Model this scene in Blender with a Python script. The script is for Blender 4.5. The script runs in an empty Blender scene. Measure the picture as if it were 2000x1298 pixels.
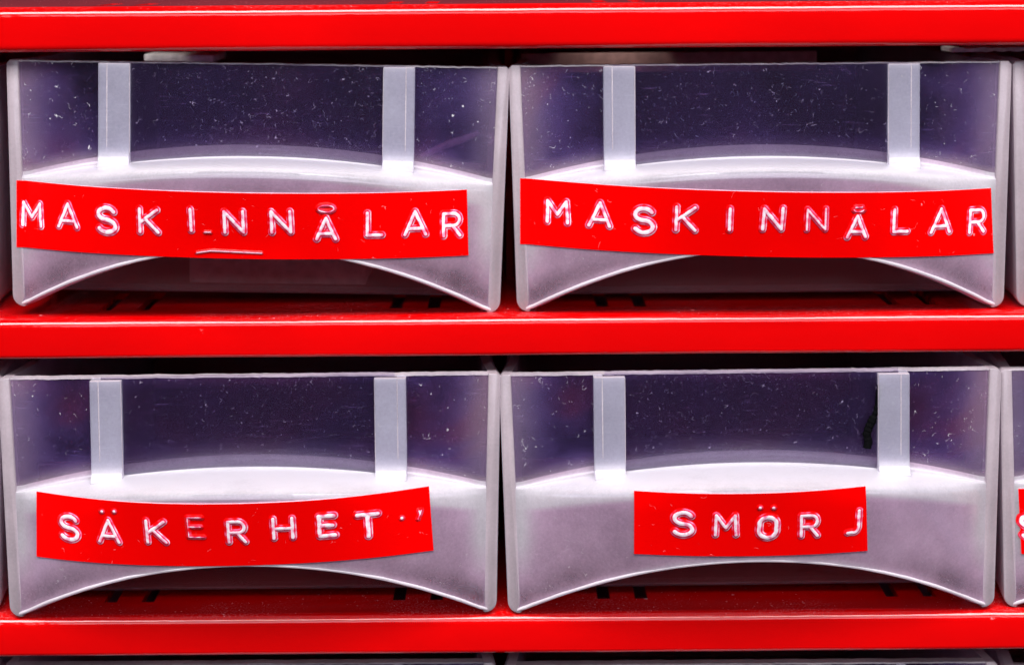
import bpy, bmesh, math, random
import numpy as np
from mathutils import Vector, Matrix, noise

# ------------------------------------------------------------------ camera, world, light, exposure
S = bpy.context.scene
COL = S.collection
MM = 0.001
PI = math.pi
random.seed(7)

F_PX, PX0, PY0 = 4167.0, 985.0, 231.0            # focal length and principal point in photo pixels (2000 x 1298)
CAM_LOC = Vector((0.0, -0.300, 0.0))
CAM_ROT = Matrix.Rotation(math.radians(90 - 4.0), 3, 'X') @ Matrix.Rotation(math.radians(-0.42), 3, 'Z')
cd = bpy.data.cameras.new('camera')
cam = bpy.data.objects.new('camera', cd)
COL.objects.link(cam)
cam.matrix_world = Matrix.Translation(CAM_LOC) @ CAM_ROT.to_4x4()
cd.sensor_width = 36.0
cd.lens = 36.0 * F_PX / 2000.0
cd.shift_x = (1000 - PX0) / 2000.0
cd.shift_y = -(649 - PY0) / 2000.0
cd.clip_start, cd.clip_end = 0.005, 20.0
cd.dof.use_dof = True
cd.dof.focus_distance = 0.294
cd.dof.aperture_fstop = 20.0
S.camera = cam

w = bpy.data.worlds.new('World')
S.world = w
w.use_nodes = True
w.node_tree.nodes['Background'].inputs['Color'].default_value = (0.62, 0.70, 1.0, 1)
w.node_tree.nodes['Background'].inputs['Strength'].default_value = 0.05

def area(name, loc, target, sx, sy, energy, color):
    l = bpy.data.lights.new(name, 'AREA')
    l.shape = 'RECTANGLE'
    l.size, l.size_y, l.energy, l.color = sx, sy, energy, color
    o = bpy.data.objects.new(name, l)
    COL.objects.link(o)
    o.location = loc
    o.rotation_euler = (Vector(target) - Vector(loc)).to_track_quat('-Z', 'Y').to_euler()
    return o
area('softbox_overhead', (0.03, -0.80, 0.98), (0, 0, -0.06), 1.45, 0.46, 46.0, (1.0, 0.97, 0.96))
area('softbox_front', (0.10, -0.95, 0.34), (0, 0, -0.05), 0.80, 0.26, 2.8, (0.90, 0.93, 1.0))

S.view_settings.view_transform = 'Standard'
S.view_settings.look = 'None'
S.view_settings.exposure = 0.0
S.view_settings.gamma = 1.0
S.view_settings.use_curve_mapping = False
S.render.engine = 'CYCLES'
S.cycles.use_denoising = True
S.cycles.use_adaptive_sampling = True
S.cycles.adaptive_threshold = 0.03
S.cycles.max_bounces = 9
S.cycles.diffuse_bounces = 5
S.cycles.glossy_bounces = 3
S.cycles.transparent_max_bounces = 28
S.cycles.sample_clamp_indirect = 6.0

# ------------------------------------------------------------------ helpers
def ray(px, py):
    d = CAM_ROT @ Vector(((px - PX0) / F_PX, -(py - PY0) / F_PX, -1.0))
    return CAM_LOC.copy(), d.normalized()

def at(px, py, y_mm):
    """world point (metres) seen at photo pixel, on the vertical plane y = y_mm"""
    o, d = ray(px, py)
    return o + d * ((y_mm * MM - o.y) / d.y)

def tag(o, label=None, cat=None, group=None, kind=None):
    if label: o['label'] = label
    if cat: o['category'] = cat
    if group: o['group'] = group
    if kind: o['kind'] = kind
    return o

def empty(name, loc=(0, 0, 0)):
    o = bpy.data.objects.new(name, None)
    o.empty_display_size = 0.005
    COL.objects.link(o)
    o.location = loc
    return o

def link(name, bm, mat, parent=None, smooth=True, ang=35):
    """a bmesh built in millimetres becomes ONE mesh object in metres"""
    bmesh.ops.recalc_face_normals(bm, faces=bm.faces)
    for v in bm.verts: v.co *= MM
    me = bpy.data.meshes.new(name)
    bm.to_mesh(me); bm.free()
    if smooth:
        me.polygons.foreach_set('use_smooth', [True] * len(me.polygons))
        me.set_sharp_from_angle(angle=math.radians(ang))
    me.materials.append(mat)
    o = bpy.data.objects.new(name, me)
    COL.objects.link(o)
    if parent: o.parent = parent
    return o

def bake(o, *mods):
    """apply modifiers without operators"""
    for kind, props in mods:
        m = o.modifiers.new(kind.lower(), kind)
        for k, v in props.items(): setattr(m, k, v)
    dg = bpy.context.evaluated_depsgraph_get()
    me = bpy.data.meshes.new_from_object(o.evaluated_get(dg))
    old = o.data
    o.modifiers.clear()
    o.data = me
    bpy.data.meshes.remove(old)
    me.polygons.foreach_set('use_smooth', [True] * len(me.polygons))
    me.set_sharp_from_angle(angle=math.radians(40))
    return o

def add_hexa(bm, pts, bev=0.0, seg=2):
    """8 points: bottom ring 0-3, top ring 4-7"""
    vs = [bm.verts.new(p) for p in pts]
    fs = [bm.faces.new([vs[i] for i in q]) for q in
          ((3, 2, 1, 0), (4, 5, 6, 7), (0, 1, 5, 4), (1, 2, 6, 5), (2, 3, 7, 6), (3, 0, 4, 7))]
    if bev:
        es = list({e for f in fs for e in f.edges})
        bmesh.ops.bevel(bm, geom=es, offset=bev, segments=seg, affect='EDGES', profile=0.5)

def add_box(bm, x0, x1, y0, y1, z0, z1, bev=0.0, seg=2):
    add_hexa(bm, [(x0, y0, z0), (x1, y0, z0), (x1, y1, z0), (x0, y1, z0),
                  (x0, y0, z1), (x1, y0, z1), (x1, y1, z1), (x0, y1, z1)], bev, seg)

def add_tube(bm, pts, rad, n=8):
    pts = [Vector(p) for p in pts]
    rings = []
    for i, p in enumerate(pts):
        t = (pts[min(i + 1, len(pts) - 1)] - pts[max(i - 1, 0)]).normalized()
        a = t.orthogonal().normalized()
        a = Vector((0, 1, 0)) - t * t.y if abs(t.y) < 0.9 else Vector((1, 0, 0)) - t * t.x
        a.normalize()
        b = t.cross(a)
        r = rad[i] if isinstance(rad, (list, tuple)) else rad
        rings.append([bm.verts.new(p + (a * math.cos(2 * PI * k / n) + b * math.sin(2 * PI * k / n)) * r) for k in range(n)])
    for r0, r1 in zip(rings, rings[1:]):
        for k in range(n):
            bm.faces.new((r0[k], r0[(k + 1) % n], r1[(k + 1) % n], r1[k]))
    bm.faces.new(rings[0][::-1]); bm.faces.new(rings[-1])

# ------------------------------------------------------------------ materials
class NT:
    def __init__(self, name):
        self.m = bpy.data.materials.new(name)
        self.m.use_nodes = True
        self.t = self.m.node_tree
        self.t.nodes.clear()
        self.out = self.t.nodes.new('ShaderNodeOutputMaterial')
    def n(self, typ, ins=None, **props):
        nd = self.t.nodes.new(typ)
        for k, v in props.items(): setattr(nd, k, v)
        for k, v in (ins or {}).items():
            sock = nd.inputs[k]
            if isinstance(v, bpy.types.NodeSocket): self.t.links.new(v, sock)
            else: sock.default_value = v
        return nd
    def math(self, op, a, b=0.0, c=None, clamp=False):
        d = {0: a, 1: b}
        if c is not None: d[2] = c
        return self.n('ShaderNodeMath', d, operation=op, use_clamp=clamp).outputs[0]
    def ramp(self, v, a, b, lo=0.0, hi=1.0):
        return self.n('ShaderNodeMapRange', {'Value': v, 'From Min': a, 'From Max': b, 'To Min': lo, 'To Max': hi},
                      clamp=True, interpolation_type='SMOOTHSTEP').outputs[0]
    def mixc(self, f, a, b):
        nd = self.n('ShaderNodeMix', data_type='RGBA')
        for s, v in ((nd.inputs[0], f), (nd.inputs[6], a), (nd.inputs[7], b)):
            if isinstance(v, bpy.types.NodeSocket): self.t.links.new(v, s)
            else: s.default_value = v
        return nd.outputs[2]
    def mixs(self, f, a, b):
        return self.n('ShaderNodeMixShader', {0: f, 1: a, 2: b}).outputs[0]
    def coords(self, sx=1, sy=1, sz=1, rnd=True):
        """object coordinates in millimetres, shifted per object so copies differ"""
        tc = self.n('ShaderNodeTexCoord').outputs['Object']
        v = self.n('ShaderNodeVectorMath', {0: tc, 1: (1000 * sx, 1000 * sy, 1000 * sz)}, operation='MULTIPLY').outputs[0]
        if rnd:
            r = self.n('ShaderNodeObjectInfo').outputs['Random']
            r = self.math('MULTIPLY', r, 371.0)
            v = self.n('ShaderNodeVectorMath', {0: v, 1: r}, operation='ADD').outputs[0]
        return v
    def specks(self, v, scale, rmax, rare, warp=0.5):
        """lint: small irregular flecks, a few per cell grid"""
        nz = self.n('ShaderNodeTexNoise', {'Vector': v, 'Scale': 2.2, 'Detail': 2.0})
        off = self.n('ShaderNodeVectorMath', {0: nz.outputs['Color'], 1: (0.5, 0.5, 0.5)}, operation='SUBTRACT').outputs[0]
        off = self.n('ShaderNodeVectorMath', {0: off, 'Scale': warp * 3}, operation='SCALE').outputs[0]
        vv = self.n('ShaderNodeVectorMath', {0: v, 1: off}, operation='ADD').outputs[0]
        vo = self.n('ShaderNodeTexVoronoi', {'Vector': vv, 'Scale': scale})
        sep = self.n('ShaderNodeSeparateColor', {0: vo.outputs['Color']})
        keep = self.math('GREATER_THAN', sep.outputs[0], rare)
        r = self.math('MULTIPLY_ADD', sep.outputs[1], rmax, 0.02)
        d = self.math('SUBTRACT', r, vo.outputs['Distance'])
        m = self.ramp(d, 0.0, 0.02)
        return self.math('MULTIPLY', m, keep)
    def fibres(self, v, scale, width, rare):
        """hair-like curls: thin level lines of a noise, cut into short bits"""
        a = self.n('ShaderNodeTexNoise', {'Vector': v, 'Scale': scale, 'Detail': 1.0}).outputs[0]
        l = self.math('ABSOLUTE', self.math('SUBTRACT', a, 0.5))
        l = self.ramp(l, width, width * 0.3)
        b = self.n('ShaderNodeTexNoise', {'Vector': v, 'Scale': scale * 1.3, 'Detail': 2.0}).outputs[0]
        return self.math('MULTIPLY', l, self.ramp(b, rare, rare + 0.04))
    def finish(self, sh):
        self.t.links.new(sh, self.out.inputs['Surface'])
        return self.m

def plastic(name, milk, col=(0.74, 0.70, 0.82, 1), spk=1.0, scratch=0.0, edge=0.25, rough=0.22, haze=0.06, trans=0.5, thick_glow=0.0, thick_glow_col=(0.88, 0.85, 0.90, 1), clearcol=(0.94, 0.92, 0.96, 1), reflection_dust=None):
    t = NT(name)
    v = t.coords()
    cloud = t.n('ShaderNodeTexNoise', {'Vector': v, 'Scale': 0.11, 'Detail': 4.0, 'Roughness': 0.6}).outputs[0]
    grain = t.n('ShaderNodeTexNoise', {'Vector': v, 'Scale': 2.6, 'Detail': 3.0, 'Roughness': 0.7}).outputs[0]
    op = t.math('ADD', milk, t.math('MULTIPLY', t.math('SUBTRACT', cloud, 0.5), haze * 2.2))
    op = t.math('ADD', op, t.math('MULTIPLY', t.math('SUBTRACT', grain, 0.5), haze))
    lw = t.n('ShaderNodeLayerWeight', {'Blend': 0.5}).outputs['Facing']
    if thick_glow:
        col0 = col
        ta = t.n('ShaderNodeAttribute', attribute_name='thick_glow').outputs['Fac']  # wall thickness plus painted glow, both stored as milkiness
        op = t.math('ADD', op, t.math('MULTIPLY', ta, thick_glow))
    op = t.math('ADD', op, t.math('MULTIPLY', t.math('POWER', lw, 1.6), edge))
    if scratch:
        vs = t.coords(0.05, 1, 1.0)
        sc = t.n('ShaderNodeTexNoise', {'Vector': vs, 'Scale': 6.0, 'Detail': 3.0}).outputs[0]
        msk = t.n('ShaderNodeTexNoise', {'Vector': v, 'Scale': 0.16, 'Detail': 2.0}).outputs[0]
        sc = t.math('MULTIPLY', t.ramp(sc, 0.62, 0.72), t.ramp(msk, 0.48, 0.62))
        op = t.math('ADD', op, t.math('MULTIPLY', sc, scratch))
    op = t.math('MAXIMUM', op, 0.02)
    op = t.math('MINIMUM', op, 0.97)
    sp = t.math('MAXIMUM', t.specks(v, 0.55, 0.09, 0.72, 0.3), t.math('MULTIPLY', t.specks(v, 1.5, 0.13, 0.74, 0.3), t.ramp(cloud, 0.50, 0.62)))
    sp = t.math('MAXIMUM', sp, t.math('MULTIPLY', t.specks(v, 2.9, 0.15, 0.70, 0.2), t.math('MULTIPLY', t.ramp(cloud, 0.50, 0.66), 0.45)))
    fb = t.math('MAXIMUM', t.fibres(v, 0.85, 0.010, 0.61), t.math('MULTIPLY', t.fibres(v, 1.7, 0.016, 0.62), t.ramp(cloud, 0.46, 0.6)))
    lint = t.math('MULTIPLY', t.math('MAXIMUM', sp, fb), spk, clamp=True)
    if reflection_dust:
        fl = t.n('ShaderNodeTexNoise', {'Vector': v, 'Scale': 0.055, 'Detail': 3.0, 'Roughness': 0.55, 'Distortion': 0.6}).outputs[0]
        col0 = t.mixc(t.ramp(fl, 0.47, 0.70), col0, reflection_dust)  # blurred maroon reflections painted as blotches of colour and opacity
        op = t.math('ADD', op, t.ramp(fl, 0.30, 0.66, -0.028, 0.03))
    if thick_glow: col = t.mixc(t.ramp(ta, 0.0, 0.9), col0, thick_glow_col)
    c = t.mixc(lint, col, (0.95, 0.93, 0.95, 1))
    body = t.mixs(trans, t.n('ShaderNodeBsdfDiffuse', {'Color': c}).outputs[0],
                  t.n('ShaderNodeBsdfTranslucent', {'Color': c}).outputs[0])
    op = t.math('MAXIMUM', op, t.math('MULTIPLY', lint, 0.85))
    clear = t.n('ShaderNodeBsdfTransparent', {'Color': clearcol}).outputs[0]
    sh = t.mixs(op, clear, body)
    bmp = t.n('ShaderNodeBump', {'Height': grain, 'Strength': 0.08, 'Distance': 0.0002}).outputs[0]
    fr = t.n('ShaderNodeFresnel', {'IOR': 1.45}).outputs[0]
    gl = t.n('ShaderNodeBsdfGlossy', {'Color': (0.9, 0.9, 1, 1), 'Roughness': rough, 'Normal': bmp}).outputs[0]
    return t.finish(t.mixs(fr, sh, gl))

def red_paint(name, dust=1.0, col=(0.60, 0.0003, 0.0005, 1), rough=0.08, spec=0.48):
    t = NT(name)
    v = t.coords(rnd=False)
    geo = t.n('ShaderNodeNewGeometry')
    up = t.n('ShaderNodeSeparateXYZ', {0: geo.outputs['Normal']}).outputs[2]
    up = t.ramp(up, 0.55, 0.95)
    patch = t.n('ShaderNodeTexNoise', {'Vector': v, 'Scale': 0.05, 'Detail': 3.0}).outputs[0]
    gr = t.n('ShaderNodeTexNoise', {'Vector': v, 'Scale': 3.5, 'Detail': 2.0}).outputs[0]
    reflection_dust = t.math('MULTIPLY', t.ramp(patch, 0.40, 0.66), t.ramp(gr, 0.50, 0.68))
    sp = t.math('MAXIMUM', t.specks(v, 0.55, 0.12, 0.86, 0.3), t.math('MULTIPLY', t.specks(v, 2.1, 0.19, 0.62, 0.2), t.ramp(patch, 0.3, 0.6)))
    dst = t.math('MULTIPLY', t.math('ADD', t.math('MULTIPLY', reflection_dust, 0.14), t.math('MULTIPLY', sp, 0.75)), up)
    few = t.math('MULTIPLY', t.specks(v, 0.10, 0.035, 0.60, 0.3), 0.5)
    dst = t.math('MULTIPLY', t.math('MAXIMUM', dst, few), dust, clamp=True)
    tone = t.n('ShaderNodeTexNoise', {'Vector': v, 'Scale': 0.03, 'Detail': 3.0}).outputs[0]
    base = t.mixc(t.ramp(tone, 0.35, 0.65), col, (col[0] * 0.88, col[1], col[2], 1))
    c = t.mixc(dst, base, (0.80, 0.52, 0.58, 1))
    bmp = t.n('ShaderNodeBump', {'Height': t.n('ShaderNodeTexNoise', {'Vector': v, 'Scale': 0.35, 'Detail': 2.0}).outputs[0],
                                 'Strength': 0.10, 'Distance': 0.0006}).outputs[0]
    r = t.math('ADD', rough, t.math('MULTIPLY', dst, 0.5))
    p = t.n('ShaderNodeBsdfPrincipled', {'Base Color': c, 'Roughness': r, 'Specular IOR Level': spec, 'Normal': bmp})
    return t.finish(p.outputs[0])

def simple(name, col, rough=0.6, spec=0.3, var=0.15, scale=0.8):
    t = NT(name)
    v = t.coords()
    nz = t.n('ShaderNodeTexNoise', {'Vector': v, 'Scale': scale, 'Detail': 4.0}).outputs[0]
    c = t.mixc(t.ramp(nz, 0.3, 0.7), tuple(x * (1 - var) for x in col[:3]) + (1,), tuple(min(1, x * (1 + var)) for x in col[:3]) + (1,))
    p = t.n('ShaderNodeBsdfPrincipled', {'Base Color': c, 'Roughness': rough, 'Specular IOR Level': spec})
    return t.finish(p.outputs[0])

def tape_mat():
    t = NT('embossing_tape_red')
    v = t.coords()
    few = t.math('MULTIPLY', t.math('MAXIMUM', t.specks(v, 0.36, 0.05, 0.66, 0.4), t.fibres(v, 0.5, 0.005, 0.645)), 0.5)
    tone = t.n('ShaderNodeTexNoise', {'Vector': v, 'Scale': 0.06, 'Detail': 2.0}).outputs[0]
    base = t.mixc(t.ramp(tone, 0.3, 0.7), (0.90, 0.0003, 0.0004, 1), (0.82, 0.0003, 0.0004, 1))
    c = t.mixc(few, base, (0.9, 0.40, 0.45, 1))
    p = t.n('ShaderNodeBsdfPrincipled', {'Base Color': c, 'Roughness': 0.38, 'Specular IOR Level': 0.03})
    return t.finish(p.outputs[0])

def letter_mat():
    t = NT('stress_whitened_tape')
    a = t.n('ShaderNodeAttribute', attribute_name='stress').outputs['Fac']
    v = t.coords()
    nz = t.n('ShaderNodeTexNoise', {'Vector': v, 'Scale': 1.6, 'Detail': 3.0}).outputs[0]
    a2 = t.math('MULTIPLY', a, t.ramp(nz, 0.26, 0.48, 0.70, 1.0), clamp=True)
    c = t.mixc(t.ramp(a2, 0.0, 0.5), (0.86, 0.0004, 0.0005, 1), (0.92, 0.14, 0.34, 1))
    c = t.mixc(t.ramp(a2, 0.4, 0.95), c, (0.97, 0.86, 0.93, 1))
    p = t.n('ShaderNodeBsdfPrincipled', {'Base Color': c, 'Roughness': 0.35, 'Specular IOR Level': 0.2})
    return t.finish(p.outputs[0])

M_PAINT = red_paint('cabinet_red_gloss_paint')
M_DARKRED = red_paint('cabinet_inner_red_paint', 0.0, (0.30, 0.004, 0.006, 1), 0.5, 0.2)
M_PANEL = plastic('clear_front_plastic', 0.062, (0.40, 0.24, 0.90, 1), 1.0, 0.12, 0.08, 0.25, 0.09, 0.5, 0.34, (0.92, 0.74, 0.86, 1), (0.76, 0.64, 0.80, 1), (0.52, 0.15, 0.52, 1))
M_PULL = plastic('milky_pull_plastic', 0.41, (0.97, 0.69, 0.92, 1), 0.7, 0.10, 0.5, 0.28, 0.24, 0.5, 0.28)  # pinkish apron colour paints in the glow of the red shelf
M_RAIL = plastic('milky_rail_plastic', 0.44, (0.80, 0.78, 0.94, 1), 0.5, 0.06, 0.25, 0.22, 0.14, 0.5, 0.30, (0.90, 0.86, 0.92, 1))
M_SIDE = plastic('milky_side_plastic', 0.64, (0.88, 0.74, 0.82, 1), 0.35, 0.0, 0.20, 0.25, 0.18)
M_INNER = plastic('red_bounce_inner_plastic', 0.26, (0.55, 0.06, 0.06, 1), 0.35, 0.10, 0.20, 0.30, 0.08)  # red light bounced off the shelves, painted into the base colour
M_RIM = plastic('edge_glow_plastic', 0.50, (0.92, 0.82, 0.87, 1), 0.4, 0.0, 0.2, 0.2, 0.40, 0.3)  # whiter plastic paints the light piped to rims and edges
M_BEAD = plastic('bead_glow_plastic', 0.74, (0.92, 0.85, 0.90, 1), 0.3, 0.0, 0.15, 0.2, 0.22, 0.3)  # milkier white paints the light piped to the arched edge
M_INSERT = plastic('clear_insert_film', 0.012, (0.46, 0.26, 0.78, 1), 0.5, 0.14, 0.05, 0.15, 0.02)
M_TAPE, M_LETTER = tape_mat(), letter_mat()
M_TAPE_EDGE = simple('whitened_tape_edge', (0.82, 0.42, 0.50, 1), 0.5, 0.2)
M_PAPER = simple('white_paper', (0.86, 0.82, 0.79, 1))
M_BROWN = simple('brown_card', (0.36, 0.20, 0.17, 1))
M_BLACK = simple('black_thread', (0.0015, 0.0015, 0.002, 1), 0.8, 0.05)

# ------------------------------------------------------------------ the cabinet
Y_FACE, R_TOP = -5.0, 1.5
XL, XR, DEPTH = -150.0, 150.0, 112.0
Z1 = at(1000, 7, Y_FACE + R_TOP).z / MM
Z2 = at(1000, 612, Y_FACE + R_TOP).z / MM
Z3 = at(1000, 1191, Y_FACE + R_TOP).z / MM
Z4 = Z3 - (Z2 - Z3)
PITCH_X = (at(1487, 126, 0).x - at(500, 126, 0).x) / MM
XC1 = at(1487, 126, 0).x / MM
COLX = [XC1 - 2 * PITCH_X, XC1 - PITCH_X, XC1, XC1 + PITCH_X]

cabinet = empty('parts_cabinet', (0, 0, Z4 * MM))
tag(cabinet, 'glossy red metal small parts cabinet with slotted shelves holding clear drawers', 'cabinet')

def shelf(z, lip, slots, rb):
    bm = bmesh.new()
    y0, ys, ye = Y_FACE, 1.5, 18.0
    th = 0.9
    prof = [(ys, 0.0), (y0 + R_TOP + 2.5, 0.0)]
    for k in range(0, 9):
        a = PI / 2 * k / 8
        prof.append((y0 + R_TOP - R_TOP * math.sin(a), -R_TOP + R_TOP * math.cos(a)))
    for k in range(0, 7):
        a = PI / 2 * k / 6
        prof.append((y0 + rb - rb * math.cos(a), -lip + rb - rb * math.sin(a)))
    prof += [(y0 + rb + 1.2, -lip), (y0 + rb + 1.2, -th), (ys, -th)]
    xs = np.linspace(XL, XR, 121)
    cols = []
    for x in xs:
        wob = 0.10 * noise.noise((x * 0.02, z, 0)) + 0.04 * noise.noise((x * 0.11, z, 3))
        cols.append([bm.verts.new((x, p[0] + (wob if p[0] < 0 else 0), p[1] + (wob * 0.6 if p[1] < -0.3 else 0))) for p in prof])
    for c0, c1 in zip(cols, cols[1:]):
        for j in range(len(prof) - 1):
            bm.faces.new((c0[j], c0[j + 1], c1[j + 1], c1[j]))
    # slotted plate behind the lip
    xb = sorted({XL, XR} | {v for s in slots for v in s})
    yb = [ys, ys + 0.3, ye, DEPTH]
    hole = lambda i, j: j == 1 and any(abs(xb[i] - s[0]) < 1e-6 for s in slots)
    nx, ny = len(xb) - 1, len(yb) - 1
    solid = [[not hole(i, j) for j in range(ny)] for i in range(nx)]
    vt = [[bm.verts.new((x, y, 0)) for y in yb] for x in xb]
    vb = [[bm.verts.new((x, y, -th)) for y in yb] for x in xb]
    for i in range(nx):
        for j in range(ny):
            if not solid[i][j]: continue
            bm.faces.new((vt[i][j], vt[i + 1][j], vt[i + 1][j + 1], vt[i][j + 1]))
            bm.faces.new((vb[i][j], vb[i][j + 1], vb[i + 1][j + 1], vb[i + 1][j]))
            for di, dj, e in ((-1, 0, (0, 0, 0, 1)), (1, 0, (1, 0, 1, 1)), (0, -1, (0, 0, 1, 0)), (0, 1, (0, 1, 1, 1))):
                a, b = i + di, j + dj
                if 0 <= a < nx and 0 <= b < ny and not solid[a][b]:
                    p, q = (i + e[0], j + e[1]), (i + e[2], j + e[3])
                    bm.faces.new((vt[p[0]][p[1]], vt[q[0]][q[1]], vb[q[0]][q[1]], vb[p[0]][p[1]]))
    for v in bm.verts: v.co.z += z - Z4
    return link('shelf', bm, M_PAINT, cabinet, ang=50)

def slot_xs(z):
    out = []
    for cx in COLX:
        for dx in (-22.4, -17.0, 19.2, 24.6):
            out.append((cx + dx - 0.9, cx + dx + 0.9))
    return out
shelf(Z1, 6.3, slot_xs(Z1), 1.1)
shelf(Z2, 5.75, slot_xs(Z2), 0.7)
shelf(Z3, 5.75, slot_xs(Z3), 0.7)
shelf(Z4, 5.75, slot_xs(Z4), 0.7)
for a, b in ((Z2, Z1), (Z3, Z2), (Z4, Z3)):
    for cx in (COLX[0] + PITCH_X / 2, COLX[1] + PITCH_X / 2, COLX[2] + PITCH_X / 2):
        bm = bmesh.new()
        add_box(bm, cx - 0.5, cx + 0.5, 30, DEPTH - 0.2, a - Z4 + 0.02, b - Z4 - 0.92)
        link('divider', bm, M_DARKRED, cabinet)
bm = bmesh.new()
add_box(bm, XL, XR, DEPTH, DEPTH + 1.2, -2, Z1 - Z4)
link('back_panel', bm, M_DARKRED, cabinet)

# ------------------------------------------------------------------ drawers
H, WT, WB, TH = 34.0, 70.4, 68.7, 1.75
XM = WB / 2 - TH                                     # half width of the bulging pull
BULGE = 12.5
def f2(x): return min(1.0, (x / XM) ** 2)
def bulge(x): return 0.35 + BULGE * max(0.0, 1 - f2(x))
def z_up(x): return 21.1 - 3.3 * f2(x)
def z_low(x): return 19.9 - 5.0 * f2(x)
def z_cut(x): return 9.2 * (1 - f2(x)) + 0.30
def surf(x, z):
    """depth of the pull's front surface; the apron leans back towards its arched edge"""
    return -(bulge(x) - 3.0 * max(0.0, 1 - f2(x)) * min(1.25, max(0.0, (z_low(x) - z) / 9.0)))
def half_w(z): return WB / 2 + (WT - WB) / 2 * (z / H)

def make_drawer(seed):
    rnd = random.Random(seed)
    root = empty('storage_drawer')
    # upper flat front with a slightly ragged rim
    bm = bmesh.new()
    n, m = 60, 14
    lay = bm.verts.layers.float.new('thick_glow')
    for y in (0.0, 1.15):
        g = []
        for i in range(n + 1):
            u = math.sin(PI / 2 * (-1 + 2 * i / n)) * 0.5 + 0.5 * (-1 + 2 * i / n)
            x0 = u * (half_w(20) - TH + 0.05)
            zt = H - 0.15 + 0.10 * noise.noise((u * 9, seed, 0)) + 0.05 * noise.noise((u * 40, seed, 5))
            zb = z_up(x0) - 0.5
            row = []
            for j in range(m + 1):
                z = zb + (zt - zb) * j / m
                v = bm.verts.new((u * (half_w(z) - TH + 0.05), y, z))
                v[lay] = max(math.exp(-((z - zb) / 2.6) ** 2), 0.5 * math.exp(-((1 - abs(u)) * 33 / 4.5) ** 2))  # milkier at ledge and sides: painted glow of ledge and side walls
                row.append(v)
            g.append(row)
        for i in range(n):
            for j in range(m):
                bm.faces.new((g[i][j], g[i + 1][j], g[i + 1][j + 1], g[i][j + 1]))
        if y == 0.0: g0 = g
    for i in range(n):
        bm.faces.new((g0[i][m], g0[i + 1][m], g[i + 1][m], g[i][m]))
        bm.faces.new((g0[i][0], g0[i + 1][0], g[i + 1][0], g[i][0]))
    fp = link('front_panel', bm, M_PANEL, root)
    bm = bmesh.new()
    rows = []
    for i in range(161):
        u = -1 + 2 * i / 160
        x = u * (half_w(H) - TH + 0.05)
        zt = H - 0.02 + 0.10 * noise.noise((u * 9, seed, 0)) + 0.07 * noise.noise((u * 40, seed, 5))
        yf = -0.10 + 0.10 * noise.noise((u * 33, seed, 11))
        rows.append([bm.verts.new(p) for p in ((x, yf, zt - 0.26), (x, yf + 0.03, zt - 0.04), (x, 1.5, zt), (x, 1.5, zt - 0.22))])
    for a, b in zip(rows, rows[1:]):
        for j in range(4):
            bm.faces.new((a[j], a[(j + 1) % 4], b[(j + 1) % 4], b[j]))
    link('rim', bm, M_RIM, fp)
    # bulging finger pull: ledge, nose and curved apron with an arched lower edge
    bm = bmesh.new()
    nx, nl, na = 72, 12, 30
    lay = bm.verts.layers.float.new('thick_glow')
    g = []
    for i in range(nx + 1):
        x = -XM - 0.5 + (2 * XM + 1.0) * i / nx
        b, zu, zl, zc = bulge(x), z_up(x), z_low(x), z_cut(x)
        row = []
        fr = 1.7 - 0.9 * f2(x)
        for j in range(6):
            a = PI / 2 * j / 5
            row.append((x, -0.05 - (b * 0.10 + 0.3) * (1 - math.cos(a)), zu + fr * (1 - math.sin(a))))
        for j in range(1, nl + 1):
            a = PI / 2 * j / nl
            e = 0.55
            y0 = row[5][1]
            row.append((x, y0 - (b + y0) * math.sin(a) ** 0.9, zl + (zu - zl) * math.cos(a) ** e))
        for j in range(1, na + 1):
            s = j / na
            dd = (zl - zc) * (1 - s)
            zz = zl + (zc - zl) * s
            row.append((x, surf(x, zz) - 0.10 * max(0.0, 1 - dd / 1.0) ** 1.5, zz))
        col = []
        for j, p in enumerate(row):
            if j < 6: th = 0.25 + 0.75 * j / 5
            elif j <= nl + 5: th = 1.0 - 0.25 * max(0.0, (j - nl) / 5.0)
            else:
                dn = zl - p[2]
                th = 0.75 * math.exp(-(dn / 0.6) ** 2) + 0.55 * math.exp(-((p[2] - zc) / 0.9) ** 2)
            th = max(th, 0.75 * math.exp(-((XM - abs(x)) / 2.2) ** 2) * min(1.0, max(0.0, p[2] - 2.5) / 8.0))  # painted glow: milkier towards the cheeks
            if j > nl + 5: th -= 0.75 * math.exp(-((abs(x) - XM + 3) / 9.0) ** 2) * math.exp(-((p[2] - zc - 1.6) / 2.2) ** 2)
            v = bm.verts.new(p); v[lay] = th
            col.append(v)
        g.append(col)
    for i in range(nx):
        for j in range(nl + na + 5):
            bm.faces.new((g[i][j], g[i][j + 1], g[i + 1][j + 1], g[i + 1][j]))
    o = link('finger_pull', bm, M_PULL, root)
    # make sure normals face outwards before thickening
    ctr = o.data.polygons[(nx // 2) * (nl + na + 5) + nl + 12]
    if ctr.normal.y > 0:
        o.data.flip_normals()
    bake(o, ('SOLIDIFY', dict(thickness=1.25 * MM, offset=-1.0, use_even_offset=False)),
         ('BEVEL', dict(width=0.32 * MM, segments=3, limit_method='ANGLE', angle_limit=math.radians(60))))
    pull = o
    bm = bmesh.new()
    pts = []
    for i in range(61):
        x = (XM + 0.3) * (-1 + 2 * i / 60)
        pts.append((x, surf(x, z_cut(x)) + 0.11, z_cut(x) + 0.20 + 0.04 * noise.noise((x * 0.4, seed, 3))))
    add_tube(bm, pts, [0.27 + 0.05 * noise.noise((i * 0.35, seed, 8)) for i in range(61)], 10)
    link('edge_glow_bead', bm, M_BEAD, pull)  # tube added to paint the bright light-piped line along the lower edge
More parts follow.
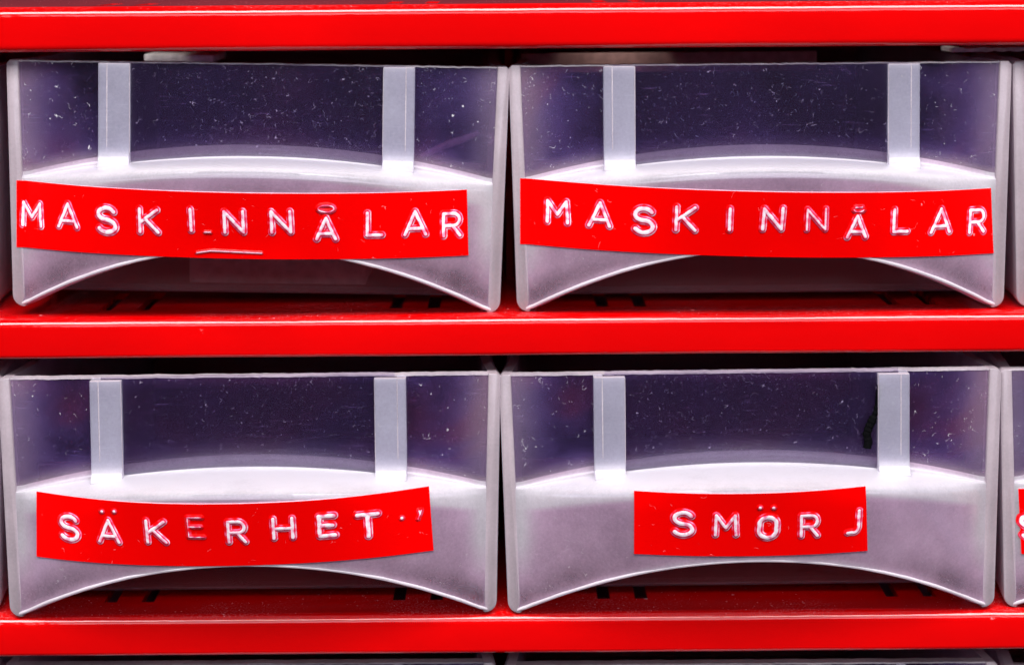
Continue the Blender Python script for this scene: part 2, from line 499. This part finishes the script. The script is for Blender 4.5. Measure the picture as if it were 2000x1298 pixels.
    # two rails for the card
    for s in (-1, 1):
        bm = bmesh.new()
        xo, xi = s * 22.0, s * 17.6
        x1 = s * 20.7
        zb = z_up(19.5) - 1.6
        zt = H - 0.25
        lay = bm.verts.layers.float.new('thick_glow')
        zf = z_up(19.8)
        rg = []
        for k in range(25):
            z = zb - 0.6 + (zt - zb + 0.6) * k / 24
            fl = 1.3 * math.exp(-max(0.0, z - zf) / 0.7) if z > zf else 1.3
            sw = 0.06 * noise.noise((z * 0.3, s, seed))
            xa, xb = sorted((xo, xi + s * sw))
            bv = 0.14
            ring = [(xa + bv, -2.15 - fl), (xb - bv, -2.15 - fl), (xb, -2.15 - fl + bv), (xb, -1.15), (xa, -1.15), (xa, -2.15 - fl + bv)]
            vs = [bm.verts.new((p[0], p[1], z)) for p in ring]
            for v in vs: v[lay] = min(1.0, math.exp(-((z - zf) / 1.7) ** 2) if z > zf else 1.0) + 0.45 * math.exp(-((zt - z) / 0.5) ** 2)
            rg.append(vs)
        for r0, r1 in zip(rg, rg[1:]):
            for i in range(6):
                bm.faces.new((r0[i], r0[(i + 1) % 6], r1[(i + 1) % 6], r1[i]))
        bm.faces.new(rg[0]); bm.faces.new(rg[-1])
        add_box(bm, min(xo, x1), max(xo, x1), -1.16, 0.02, zb + 0.1, zt - 0.02, 0.0)
        rail = link('card_rail', bm, M_RAIL, root)
        bm = bmesh.new()
        for xe, wd in ((xi, 0.10), (x1, 0.16)):
            xa = xe if xe != xi else xi - s * 0.02
            xb = xa + s * wd if xe != xo else xa - s * wd
            add_box(bm, min(xa, xb), max(xa, xb), -2.19, -2.05, zf + 1.6, zt - 0.05, 0.04, 1)
        add_box(bm, min(xo, xi) + 0.1, max(xo, xi) - 0.1, -2.12, -1.2, zt - 0.12, zt + 0.03, 0.03, 1)
        link('rail_edge_glow', bm, M_RIM, rail)  # whiter strips: painted bevel highlights and the line of the mount
    # side walls: front cheek, flared corner, long side
    for s in (-1, 1):
        bm = bmesh.new()
        def ring(y, dx, inset, z0):
            pts = []
            ht, hb = half_w(H) - dx, half_w(0) - dx
            r = 1.7
            pts.append((ht - TH + inset, H - inset))
            pts.append((ht - 0.45 - inset, H - inset)); pts.append((ht - inset, H - 0.45 - inset))
            for k in range(0, 7):
                a = PI / 2 * k / 6
                pts.append((hb - r + (r - inset) * math.cos(a), z0 + r - (r - inset) * math.sin(a)))
            pts.append((hb - TH - 0.25 + inset, z0 + 0.12 + inset))
            return [bm.verts.new((s * p[0], y, p[1])) for p in pts]
        rings = [ring(-0.46, 0.0, 0.22, 0), ring(-0.36, 0.0, 0.07, 0), ring(0.05, 0, 0, 0), ring(3.0, 0.30, 0, 0), ring(7, 0.75, 0, 0), ring(12, 1.2, 0, 0), ring(104, 2.0, 0, 0.2)]
        for r0, r1 in zip(rings, rings[1:]):
            k = len(r0)
            for i in range(k):
                bm.faces.new((r0[i], r0[(i + 1) % k], r1[(i + 1) % k], r1[i]))
        bm.faces.new(rings[0]); bm.faces.new(rings[-1])
        link('side_wall', bm, M_SIDE, root)
    # lower front wall set back behind the pull, bottom and back
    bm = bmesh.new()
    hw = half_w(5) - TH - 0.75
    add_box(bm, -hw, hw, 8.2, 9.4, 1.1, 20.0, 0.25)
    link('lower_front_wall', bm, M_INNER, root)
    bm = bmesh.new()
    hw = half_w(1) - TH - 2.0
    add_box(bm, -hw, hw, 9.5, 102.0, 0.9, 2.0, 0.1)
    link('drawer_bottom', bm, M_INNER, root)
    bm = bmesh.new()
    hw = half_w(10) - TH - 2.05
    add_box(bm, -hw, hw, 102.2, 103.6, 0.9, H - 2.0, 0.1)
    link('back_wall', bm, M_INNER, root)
    return root

def copy_thing(o):
    c = o.copy(); COL.objects.link(c)
    for ch in list(o.children):
        d = ch.copy(); COL.objects.link(d); d.parent = c
        for sub in list(ch.children):
            e = sub.copy(); COL.objects.link(e); e.parent = d
    return c

GRP_D = 'clear plastic drawers in the red cabinet'
# key: centre pixel at rim height, front-plane depth, shelf, tilt (deg, clockwise seen from the front), lift
ROWS = {1: Z2, 2: Z3, 3: Z4}
SPEC = [
    ('a', 1, 494, 126, -1.8, 1.25, 0.55, 'clear drawer whose needle tape runs to its left edge, bright gap above its rim'),
    ('b', 1, 1485, 126, -1.8, -0.10, 0.05, 'clear drawer whose needle tape stops short of its right edge, brown card inside'),
    ('c', 2, 488, 731, -4.6, -0.15, 0.08, 'milky clear drawer wearing the tape that reads SÄKERHET'),
    ('d', 2, 1467, 720, -4.4, -0.30, 0.12, 'milky clear drawer with short tape reading SMÖRJ and a black cord inside'),
    ('e', 1, -489, 118, 2.0, 0.0, 0.05, 'clear drawer cut off by the left picture edge under the top shelf'),
    ('f', 1, 2466, 118, -1.0, 0.0, 0.05, 'clear drawer cut off by the right picture edge under the top shelf'),
    ('g', 2, -486, 736, -3.0, 0.0, 0.05, 'clear drawer cut off by the left picture edge beside the SÄKERHET drawer'),
    ('h', 2, 2441, 708, -3.6, 0.0, 0.05, 'clear drawer cut off by the right picture edge, sliver of red tape on it'),
    ('i', 3, 486, 1304, -2.0, 0.0, 1.9, 'clear drawer below the lowest shelf under the SÄKERHET drawer, only its rim showing'),
    ('j', 3, 1466, 1303, -2.0, 0.0, 2.2, 'clear drawer below the lowest shelf under the SMÖRJ drawer, only its rim showing'),
    ('k', 3, -486, 1304, -2.0, 0.0, 1.8, 'clear drawer at the bottom left corner, showing only its wall top'),
    ('l', 3, 2440, 1296, -2.0, 0.0, 2.2, 'clear drawer at the bottom right corner, showing only its wall top'),
]
D = {}
proto = {k: make_drawer(i + 1) for i, k in enumerate('abcd')}
for n, (key, row, px, py, y, tilt, lift, lab) in enumerate(SPEC):
    o = proto[key] if key in proto else copy_thing(proto['abcd'[n % 4]])
    p = at(px, py, y)
    o.location = (p.x, y * MM, (ROWS[row] + lift) * MM if row < 3 else p.z - H * MM)
    o.rotation_euler = (0, math.radians(tilt), 0)
    if row == 1: o.scale.z = 1.022
    tag(o, lab, 'drawer', GRP_D)
    D[key] = o
bpy.context.view_layer.update()

# ------------------------------------------------------------------ embossed tapes
def on_pull(key, px, py):
    """photo pixel -> drawer-local (x, z) in mm on the curved pull"""
    inv = D[key].matrix_world.inverted()
    o, d = ray(px, py)
    o, d = inv @ o, inv.to_3x3() @ d
    y = -8.0 * MM
    for _ in range(25):
        p = o + d * ((y - o.y) / d.y)
        y = surf(p.x / MM, p.z / MM) * MM if abs(p.x / MM) < XM else -0.35 * MM
    return p.x / MM, p.z / MM

def arc(cx, cy, rx, ry, a0, a1, n=14):
    return [(cx + rx * math.cos(math.radians(a0 + (a1 - a0) * i / n)), cy + ry * math.sin(math.radians(a0 + (a1 - a0) * i / n))) for i in range(n + 1)]

# stroke skeletons in a box x -0.5..0.5, y -0.5..0.5 (before width scaling)
GLYPH = {
    'M': (1.0, [[(-.46, -.48), (-.42, .48), (0, -.12), (.42, .48), (.46, -.48)]]),
    'A': (.92, [[(-.48, -.5), (0, .5), (.48, -.5)], [(-.30, -.24), (.30, -.24)]]),
    'S': (.84, [arc(0, .25, .42, .25, 25, 270, 16) + arc(0, -.25, .44, .25, 90, -155, 16)]),
    'K': (.88, [[(-.42, .48), (-.42, -.5)], [(.44, .46), (-.38, -.08)], [(-.16, .08), (.48, -.5)]]),
    'I': (.3, [[(0, .48), (0, -.48)]]),
    'N': (1.0, [[(-.42, -.48), (-.42, .46), (.42, -.46), (.42, .48)]]),
    'L': (.72, [[(-.40, .5), (-.40, -.46), (.46, -.46)]]),
    'R': (.82, [[(-.42, -.5), (-.42, .46), (.10, .46)] + arc(.12, .20, .30, .26, 90, -90, 10) + [(-.40, -.06)], [(.04, -.06), (.44, -.5)]]),
    'E': (.74, [[(.44, .46), (-.40, .46), (-.40, -.46), (.46, -.46)], [(-.40, .02), (.34, .02)]]),
    'H': (1.0, [[(-.42, .48), (-.42, -.48)], [(.42, .48), (.42, -.48)], [(-.42, 0), (.42, 0)]]),
    'T': (.90, [[(-.46, .46), (.46, .46)], [(0, .46), (0, -.5)]]),
    'O': (.92, [arc(0, .16, .40, .32, 0, 180, 14) + arc(0, -.16, .40, .32, 180, 360, 14) + [(.40, .16)]]),
    'J': (.60, [[(.36, .52), (.36, -.22)] + arc(.02, -.22, .34, .26, 0, -110, 8) + [(-.42, -.48)]]),
    '.': (.2, [[(-.03, .0), (.03, .0)]]),
    '~': (3.1, [[(-.5, -.06), (-.28, .05), (0, .03), (.5, -.02)]]),
    '_': (.34, [[(-.5, 0), (.5, 0)]]),
    'x': (.35, [[(-.4, -.3), (.1, .1), (.4, .4)], [(-.1, .4), (.1, .1)]]),
    'o': (.8, [arc(0, 0, .46, .16, 0, 360, 20)]),
    'u': (.8, [arc(0, .12, .46, .2, 200, 340, 10), [(-.30, .22), (.28, .24)]]),
}

def seg_dist(P, strokes):
    d = np.full(len(P), 9.0); gx = np.zeros(len(P)); gy = np.zeros(len(P))
    for st in strokes:
        for a, b in zip(st, st[1:]):
            a, b = np.array(a), np.array(b)
            ab = b - a
            L = max(ab @ ab, 1e-9)
            t = np.clip(((P - a) @ ab) / L, 0, 1)
            q = P - (a + t[:, None] * ab)
            dd = np.hypot(q[:, 0], q[:, 1])
            k = dd < d
            d[k] = dd[k]; gx[k] = q[k, 0]; gy[k] = q[k, 1]
    return d, gx / np.maximum(d, 1e-6), gy / np.maximum(d, 1e-6)

def letter(key, tape, ch, px, py, size, style, slope, seed):
    """one embossed character as a raised patch: white stressed ridge and faint outline"""
    cx, cz = on_pull(key, px, py)
    h = size * 0.072
    wf, strokes = GLYPH[ch]
    wd = h * wf
    rs = np.random.RandomState(seed)
    st = []
    sh = rs.uniform(-.03, .03)
    for s in strokes:
        st.append([(p[0] * wd + p[1] * sh * h, p[1] * h) for p in s])
    core, ring0, ring1, wring = {'full': (.215, .41, .49, .75), 'bold': (.28, .48, .57, .75), 'thin': (.14, .34, .42, .60), 'faint': (.07, .28, .34, .24),
                                 'line': (.07, .2, .22, .05), 'dot': (.20, .34, .40, .15)}[style]
    step = 0.06
    mx = ring1 + 0.14
    xs = np.arange(-wd / 2 - mx - .1, wd / 2 + mx + .1, step)
    ys = np.arange(-h / 2 - mx - .1, h / 2 + mx + .1, step)
    gxx, gyy = np.meshgrid(xs, ys, indexing='ij')
    P = np.stack([gxx.ravel(), gyy.ravel()], 1)
    d, nx_, ny_ = seg_dist(P, st)
    # uneven pressing: the ridge swells towards the stroke ends and one side
    wob = np.array([noise.noise((p[0] * 1.3 + seed * 7, p[1] * 1.3, seed)) for p in P])
    ce = core * (1 + 0.22 * wob)
    sm = lambda e0, e1, v: (lambda t: t * t * (3 - 2 * t))(np.clip((v - e0) / (e1 - e0), 0, 1))
    corew = 1 - sm(ce - .05, ce + .05, d)
    side = np.clip(0.55 + 0.45 * (nx_ * 0.8 - ny_ * 0.6) + 0.9 * wob, 0.05, 1.15)
    ringw = sm(ring0 - .05, ring0, d) * (1 - sm(ring1, ring1 + .05, d)) * wring * side
    gap = (1 - sm(ring0 - .04, ring0 + .04, d)) * (1 - corew) * 0.20 * side
    w = np.clip(np.maximum(corew * (0.86 + 0.5 * wob), np.maximum(ringw, gap)), 0, 1)
    if style == 'thin': w *= 0.95
    if style == 'line': w = np.clip(corew, 0, 1) * 0.9
    if style == 'faint': w *= np.clip(0.75 + 1.1 * wob, 0.05, 1)
    hgt = 0.015 + 0.19 * np.clip(1 - (d / (ring1 + .1)) ** 2, 0, 1) ** 1.3
    NX, NY = len(xs), len(ys)
    keep = (d < mx).reshape(NX, NY)
    ca, sa = math.cos(slope), math.sin(slope)
    bm = bmesh.new()
    lay = bm.verts.layers.float.new('stress')
    idx = {}
    def vert(i, j):
        if (i, j) not in idx:
            k = i * NY + j
            lx, lz = P[k]
            X = cx + lx * ca - lz * sa; Z = cz + lx * sa + lz * ca
            v = bm.verts.new((X, surf(X, Z) - 0.17 - hgt[k], Z))
            v[lay] = float(w[k])
            idx[(i, j)] = v
        return idx[(i, j)]
    for i in range(NX - 1):
        for j in range(NY - 1):
            if keep[i, j] and keep[i + 1, j] and keep[i, j + 1] and keep[i + 1, j + 1]:
                bm.faces.new((vert(i, j), vert(i + 1, j), vert(i + 1, j + 1), vert(i, j + 1)))
    for v in bm.verts: v.co -= tape['org']
    return link('letter' if ch not in '.x_ou~' else 'letter_mark', bm, M_LETTER, tape['obj'], ang=180)

def make_tape(key, corners, label, letters):
    (x0, z0), (x1, z1), (x2, z2), (x3, z3) = [on_pull(key, *c) for c in corners]     # TL TR BR BL
    org = Vector(((x0 + x1) / 2, -bulge((x0 + x1) / 2), (z0 + z2) / 2))
    bm = bmesh.new()
    n, m = 90, 6
    g = []
    for i in range(n + 1):
        u = i / n
        row = []
        for j in range(m + 1):
            v = j / m
            X = (x0 * (1 - u) + x1 * u) * (1 - v) + (x3 * (1 - u) + x2 * u) * v
            Z = (z0 * (1 - u) + z1 * u) * (1 - v) + (z3 * (1 - u) + z2 * u) * v
            lift = 0.10 * max(0, 1 - min(u, 1 - u) * n / 4) * (0.5 + 0.5 * noise.noise((u * 3, v * 2, x0)))
            row.append(bm.verts.new((X, surf(X, Z) - 0.17 - lift, Z)))
        g.append(row)
    for i in range(n):
        for j in range(m):
            bm.faces.new((g[i][j], g[i][j + 1], g[i + 1][j + 1], g[i + 1][j]))
    for v in bm.verts: v.co -= org
    o = link('embossed_label', bm, M_TAPE)
    if o.data.polygons[0].normal.y > 0: o.data.flip_normals()
    o.data.materials.append(M_TAPE_EDGE)
    bake(o, ('SOLIDIFY', dict(thickness=0.16 * MM, offset=-1.0, material_offset_rim=1)))
    o.matrix_world = D[key].matrix_world @ Matrix.Translation(org * MM)
    tag(o, label, 'label', 'red embossed tape labels')
    tape = {'obj': o, 'org': org}
    slope = math.atan2((z1 - z0), (x1 - x0)) * 0.7
    for k, (ch, px, py, size, style) in enumerate(letters):
        c = letter(key, tape, ch, px, py, size, style, slope, int(px) % 97 + k)
        c.matrix_parent_inverse = Matrix.Identity(4)
    return o

F_, B_, T_, N_, D_ = 'full', 'bold', 'thin', 'faint', 'dot'
make_tape('a', [(33, 352), (912, 370), (915, 498), (33, 482)], 'red tape embossed MASKINNÅLAR starting at the left edge of its drawer',
    [('M', 63, 418, 44, F_), ('A', 133, 420, 44, F_), ('S', 209, 429, 46, B_), ('K', 290, 430, 45, F_), ('I', 373, 429, 42, F_), ('_', 406, 453, 34, 'line'), ('~', 448, 492, 40, 'line'),
     ('N', 457, 433, 42, F_), ('N', 549, 433, 42, F_), ('A', 637, 446, 40, F_), ('o', 637, 407, 40, N_), ('L', 731, 438, 44, F_), ('A', 811, 435, 44, F_), ('R', 882, 437, 44, F_)])
make_tape('b', [(1016, 348), (1935, 367), (1940, 494), (1016, 476)], 'red tape embossed MASKINNÅLAR with a faint second N, on the right drawer',
    [('M', 1088, 413, 42, F_), ('A', 1171, 418, 44, F_), ('S', 1257, 430, 46, B_), ('K', 1338, 426, 45, F_), ('I', 1425, 428, 42, F_),
     ('N', 1509, 427, 42, F_), ('N', 1594, 428, 42, T_), ('A', 1673, 442, 40, F_), ('u', 1677, 411, 28, N_), ('L', 1758, 431, 44, F_), ('A', 1837, 430, 44, F_), ('R', 1907, 430, 44, F_)])
make_tape('c', [(72, 958), (838, 948), (847, 1073), (72, 1085)], 'red tape embossed SÄKERHET with a faint first E',
    [('S', 136, 1029, 46, B_), ('A', 213, 1035, 44, F_), ('.', 199, 997, 20, D_), ('.', 223, 997, 20, D_), ('K', 304, 1036, 45, F_), ('E', 381, 1028, 44, N_),
     ('R', 462, 1036, 44, F_), ('H', 553, 1030, 42, F_), ('E', 638, 1025, 44, B_), ('T', 719, 1023, 46, B_), ('.', 785, 1010, 20, D_), ('x', 820, 1004, 24, N_)])
make_tape('d', [(1238, 957), (1690, 948), (1694, 1074), (1238, 1080)], 'short red tape embossed SMÖRJ',
    [('S', 1334, 1021, 46, B_), ('M', 1417, 1024, 42, F_), ('O', 1499, 1028, 44, B_), ('.', 1484, 990, 20, D_), ('.', 1511, 990, 20, D_), ('R', 1580, 1024, 44, F_), ('J', 1667, 1018, 44, F_)])
make_tape('h', [(1988, 953), (2420, 930), (2424, 1052), (1994, 1080)], 'red tape cut off by the right picture edge',
    [('S', 2014, 1028, 46, B_)])

# ------------------------------------------------------------------ clear card strips in the rails
def make_insert(key, x0, x1, zt0, zt1, label, seed):
    bm = bmesh.new()
    n, m = 60, 4
    layers = []
    for y in (-0.95, -0.55):
        g = []
        for i in range(n + 1):
            u = i / n
            x = x0 + (x1 - x0) * u
            zb = z_up(x) + 0.15
            zt = zt0 + (zt1 - zt0) * u + 0.12 * noise.noise((u * 11, seed, 0)) + 0.10 * noise.noise((u * 37, seed, 2))
            g.append([bm.verts.new((x, y + (0.3 * noise.noise((u * 6, seed, 9)) if j == m else 0), zb + (zt - zb) * j / m)) for j in range(m + 1)])
        for i in range(n):
            for j in range(m):
                bm.faces.new((g[i][j], g[i + 1][j], g[i + 1][j + 1], g[i][j + 1]))
        layers.append(g)
    a, b = layers
    for i in range(n):
        bm.faces.new((a[i][m], a[i + 1][m], b[i + 1][m], b[i][m]))
        bm.faces.new((a[i][0], a[i + 1][0], b[i + 1][0], b[i][0]))
    for k in (0, n):
        for j in range(m):
            bm.faces.new((a[k][j], a[k][j + 1], b[k][j + 1], b[k][j]))
    o = link('clear_card_strip', bm, M_INSERT)
    o.matrix_world = D[key].matrix_world.copy()
    tag(o, label, 'card strip', 'clear strips held by drawer rails')
make_insert('a', -20.6, 20.6, H - 0.1, H - 0.1, 'clear strip behind the rails of the needle drawer with the bright gap', 1)
make_insert('b', -20.6, 20.6, H - 0.05, H - 0.05, 'clear scratched strip behind the rails of the right needle drawer', 2)
make_insert('c', -20.6, 20.4, H + 0.05, H + 0.5, 'clear strip behind the rails of the SÄKERHET drawer, frayed top edge', 3)
make_insert('d', -20.4, 20.6, H + 0.40, H + 0.40, 'dusty clear strip behind the rails of the SMÖRJ drawer', 4)

# ------------------------------------------------------------------ contents
def local_box(name, key, px0, px1, zpts, ydepth, th, mat, label, cat, tilt=0.0):
    inv = D[key].matrix_world.inverted()
    xa = (inv @ at(px0, 126, ydepth)).x / MM; xb = (inv @ at(px1, 126, ydepth)).x / MM
    bm = bmesh.new()
    add_box(bm, -(xb - xa) / 2, (xb - xa) / 2, 0, th, 0, zpts[1] - zpts[0], min(0.2, th * .3))
    o = link(name, bm, mat)
    o.matrix_world = D[key].matrix_world @ Matrix.Translation(Vector(((xa + xb) / 2, ydepth, zpts[0])) * MM) @ Matrix.Rotation(tilt, 4, 'X')
    tag(o, label, cat)
    return o
local_box('light_gap_slab', 'a', 285, 420, (33.2, 34.25), 18, 14, M_PAPER, 'pale packet poking above the rim of the upper left drawer', 'slab')  # slab added in place of light coming through the cabinet back
local_box('brown_card', 'b', 1018, 1592, (31.8, 34.7), 22, 0.8, M_BROWN, 'brown card standing behind the rim of the upper right drawer', 'card')
local_box('pale_box', 'a', 375, 720, (2.1, 9.5), 10.5, 16, M_PAPER, 'pale box lying low in the upper left drawer', 'box')
bm = bmesh.new()
inv = D['a'].matrix_world.inverted()
add_tube(bm, [(inv @ at(*p, 13)) / MM for p in ((822, 306), (850, 292), (880, 280), (910, 270), (936, 258))], [0.3, .5, .6, .5, .3], 8)
o = link('bent_strip', bm, M_PAPER)
o.matrix_world = D['a'].matrix_world.copy()
tag(o, 'pale bent strip slanting behind the right rail of the upper left drawer', 'strip')
bm = bmesh.new()
inv = D['d'].matrix_world.inverted()
path = [(1718, 752), (1716, 772), (1714, 790), (1710, 806), (1704, 820), (1697, 834), (1693, 848), (1696, 862), (1693, 877)]
P = []
for a, b in zip(path, path[1:]):
    for k in range(5): P.append((a[0] + (b[0] - a[0]) * k / 5, a[1] + (b[1] - a[1]) * k / 5))
add_tube(bm, [(inv @ at(p[0], p[1], -5.85)) / MM for p in P], [0.36 + 0.07 * (i % 3 == 0) + 0.08 * noise.noise((i * 0.7, 3, 1)) + (0.20 if i > 17 else 0) for i in range(len(P))], 9)
o = link('black_cord', bm, M_BLACK)
o.matrix_world = D['d'].matrix_world.copy()
tag(o, 'lumpy black cord leaning by the right rail of the SMÖRJ drawer', 'cord')
# torn paper edge under the top shelf on the right
bm = bmesh.new()
n = 40
g = []
for i in range(n + 1):
    u = i / n
    a = at(1860 + 330 * u, 95 - 6 * u, 6) / MM
    zt = a.z + 0.25 * noise.noise((u * 14, 1, 0)); zb = a.z - 0.55 - 0.2 * noise.noise((u * 22, 7, 0))
    g.append([bm.verts.new((a.x, 6, zt)), bm.verts.new((a.x, 6, zb)), bm.verts.new((a.x, 14, zb)), bm.verts.new((a.x, 14, zt))])
for c0, c1 in zip(g, g[1:]):
    for j in range(4):
        bm.faces.new((c0[j], c0[(j + 1) % 4], c1[(j + 1) % 4], c1[j]))
bm.faces.new(g[0]); bm.faces.new(g[-1])
c = sum((v.co for v in bm.verts), Vector()) / len(bm.verts)
for v in bm.verts: v.co -= c
o = link('torn_paper', bm, M_PAPER)
o.location = c * MM
tag(o, 'torn pale paper edge wedged under the top shelf at the right', 'paper')
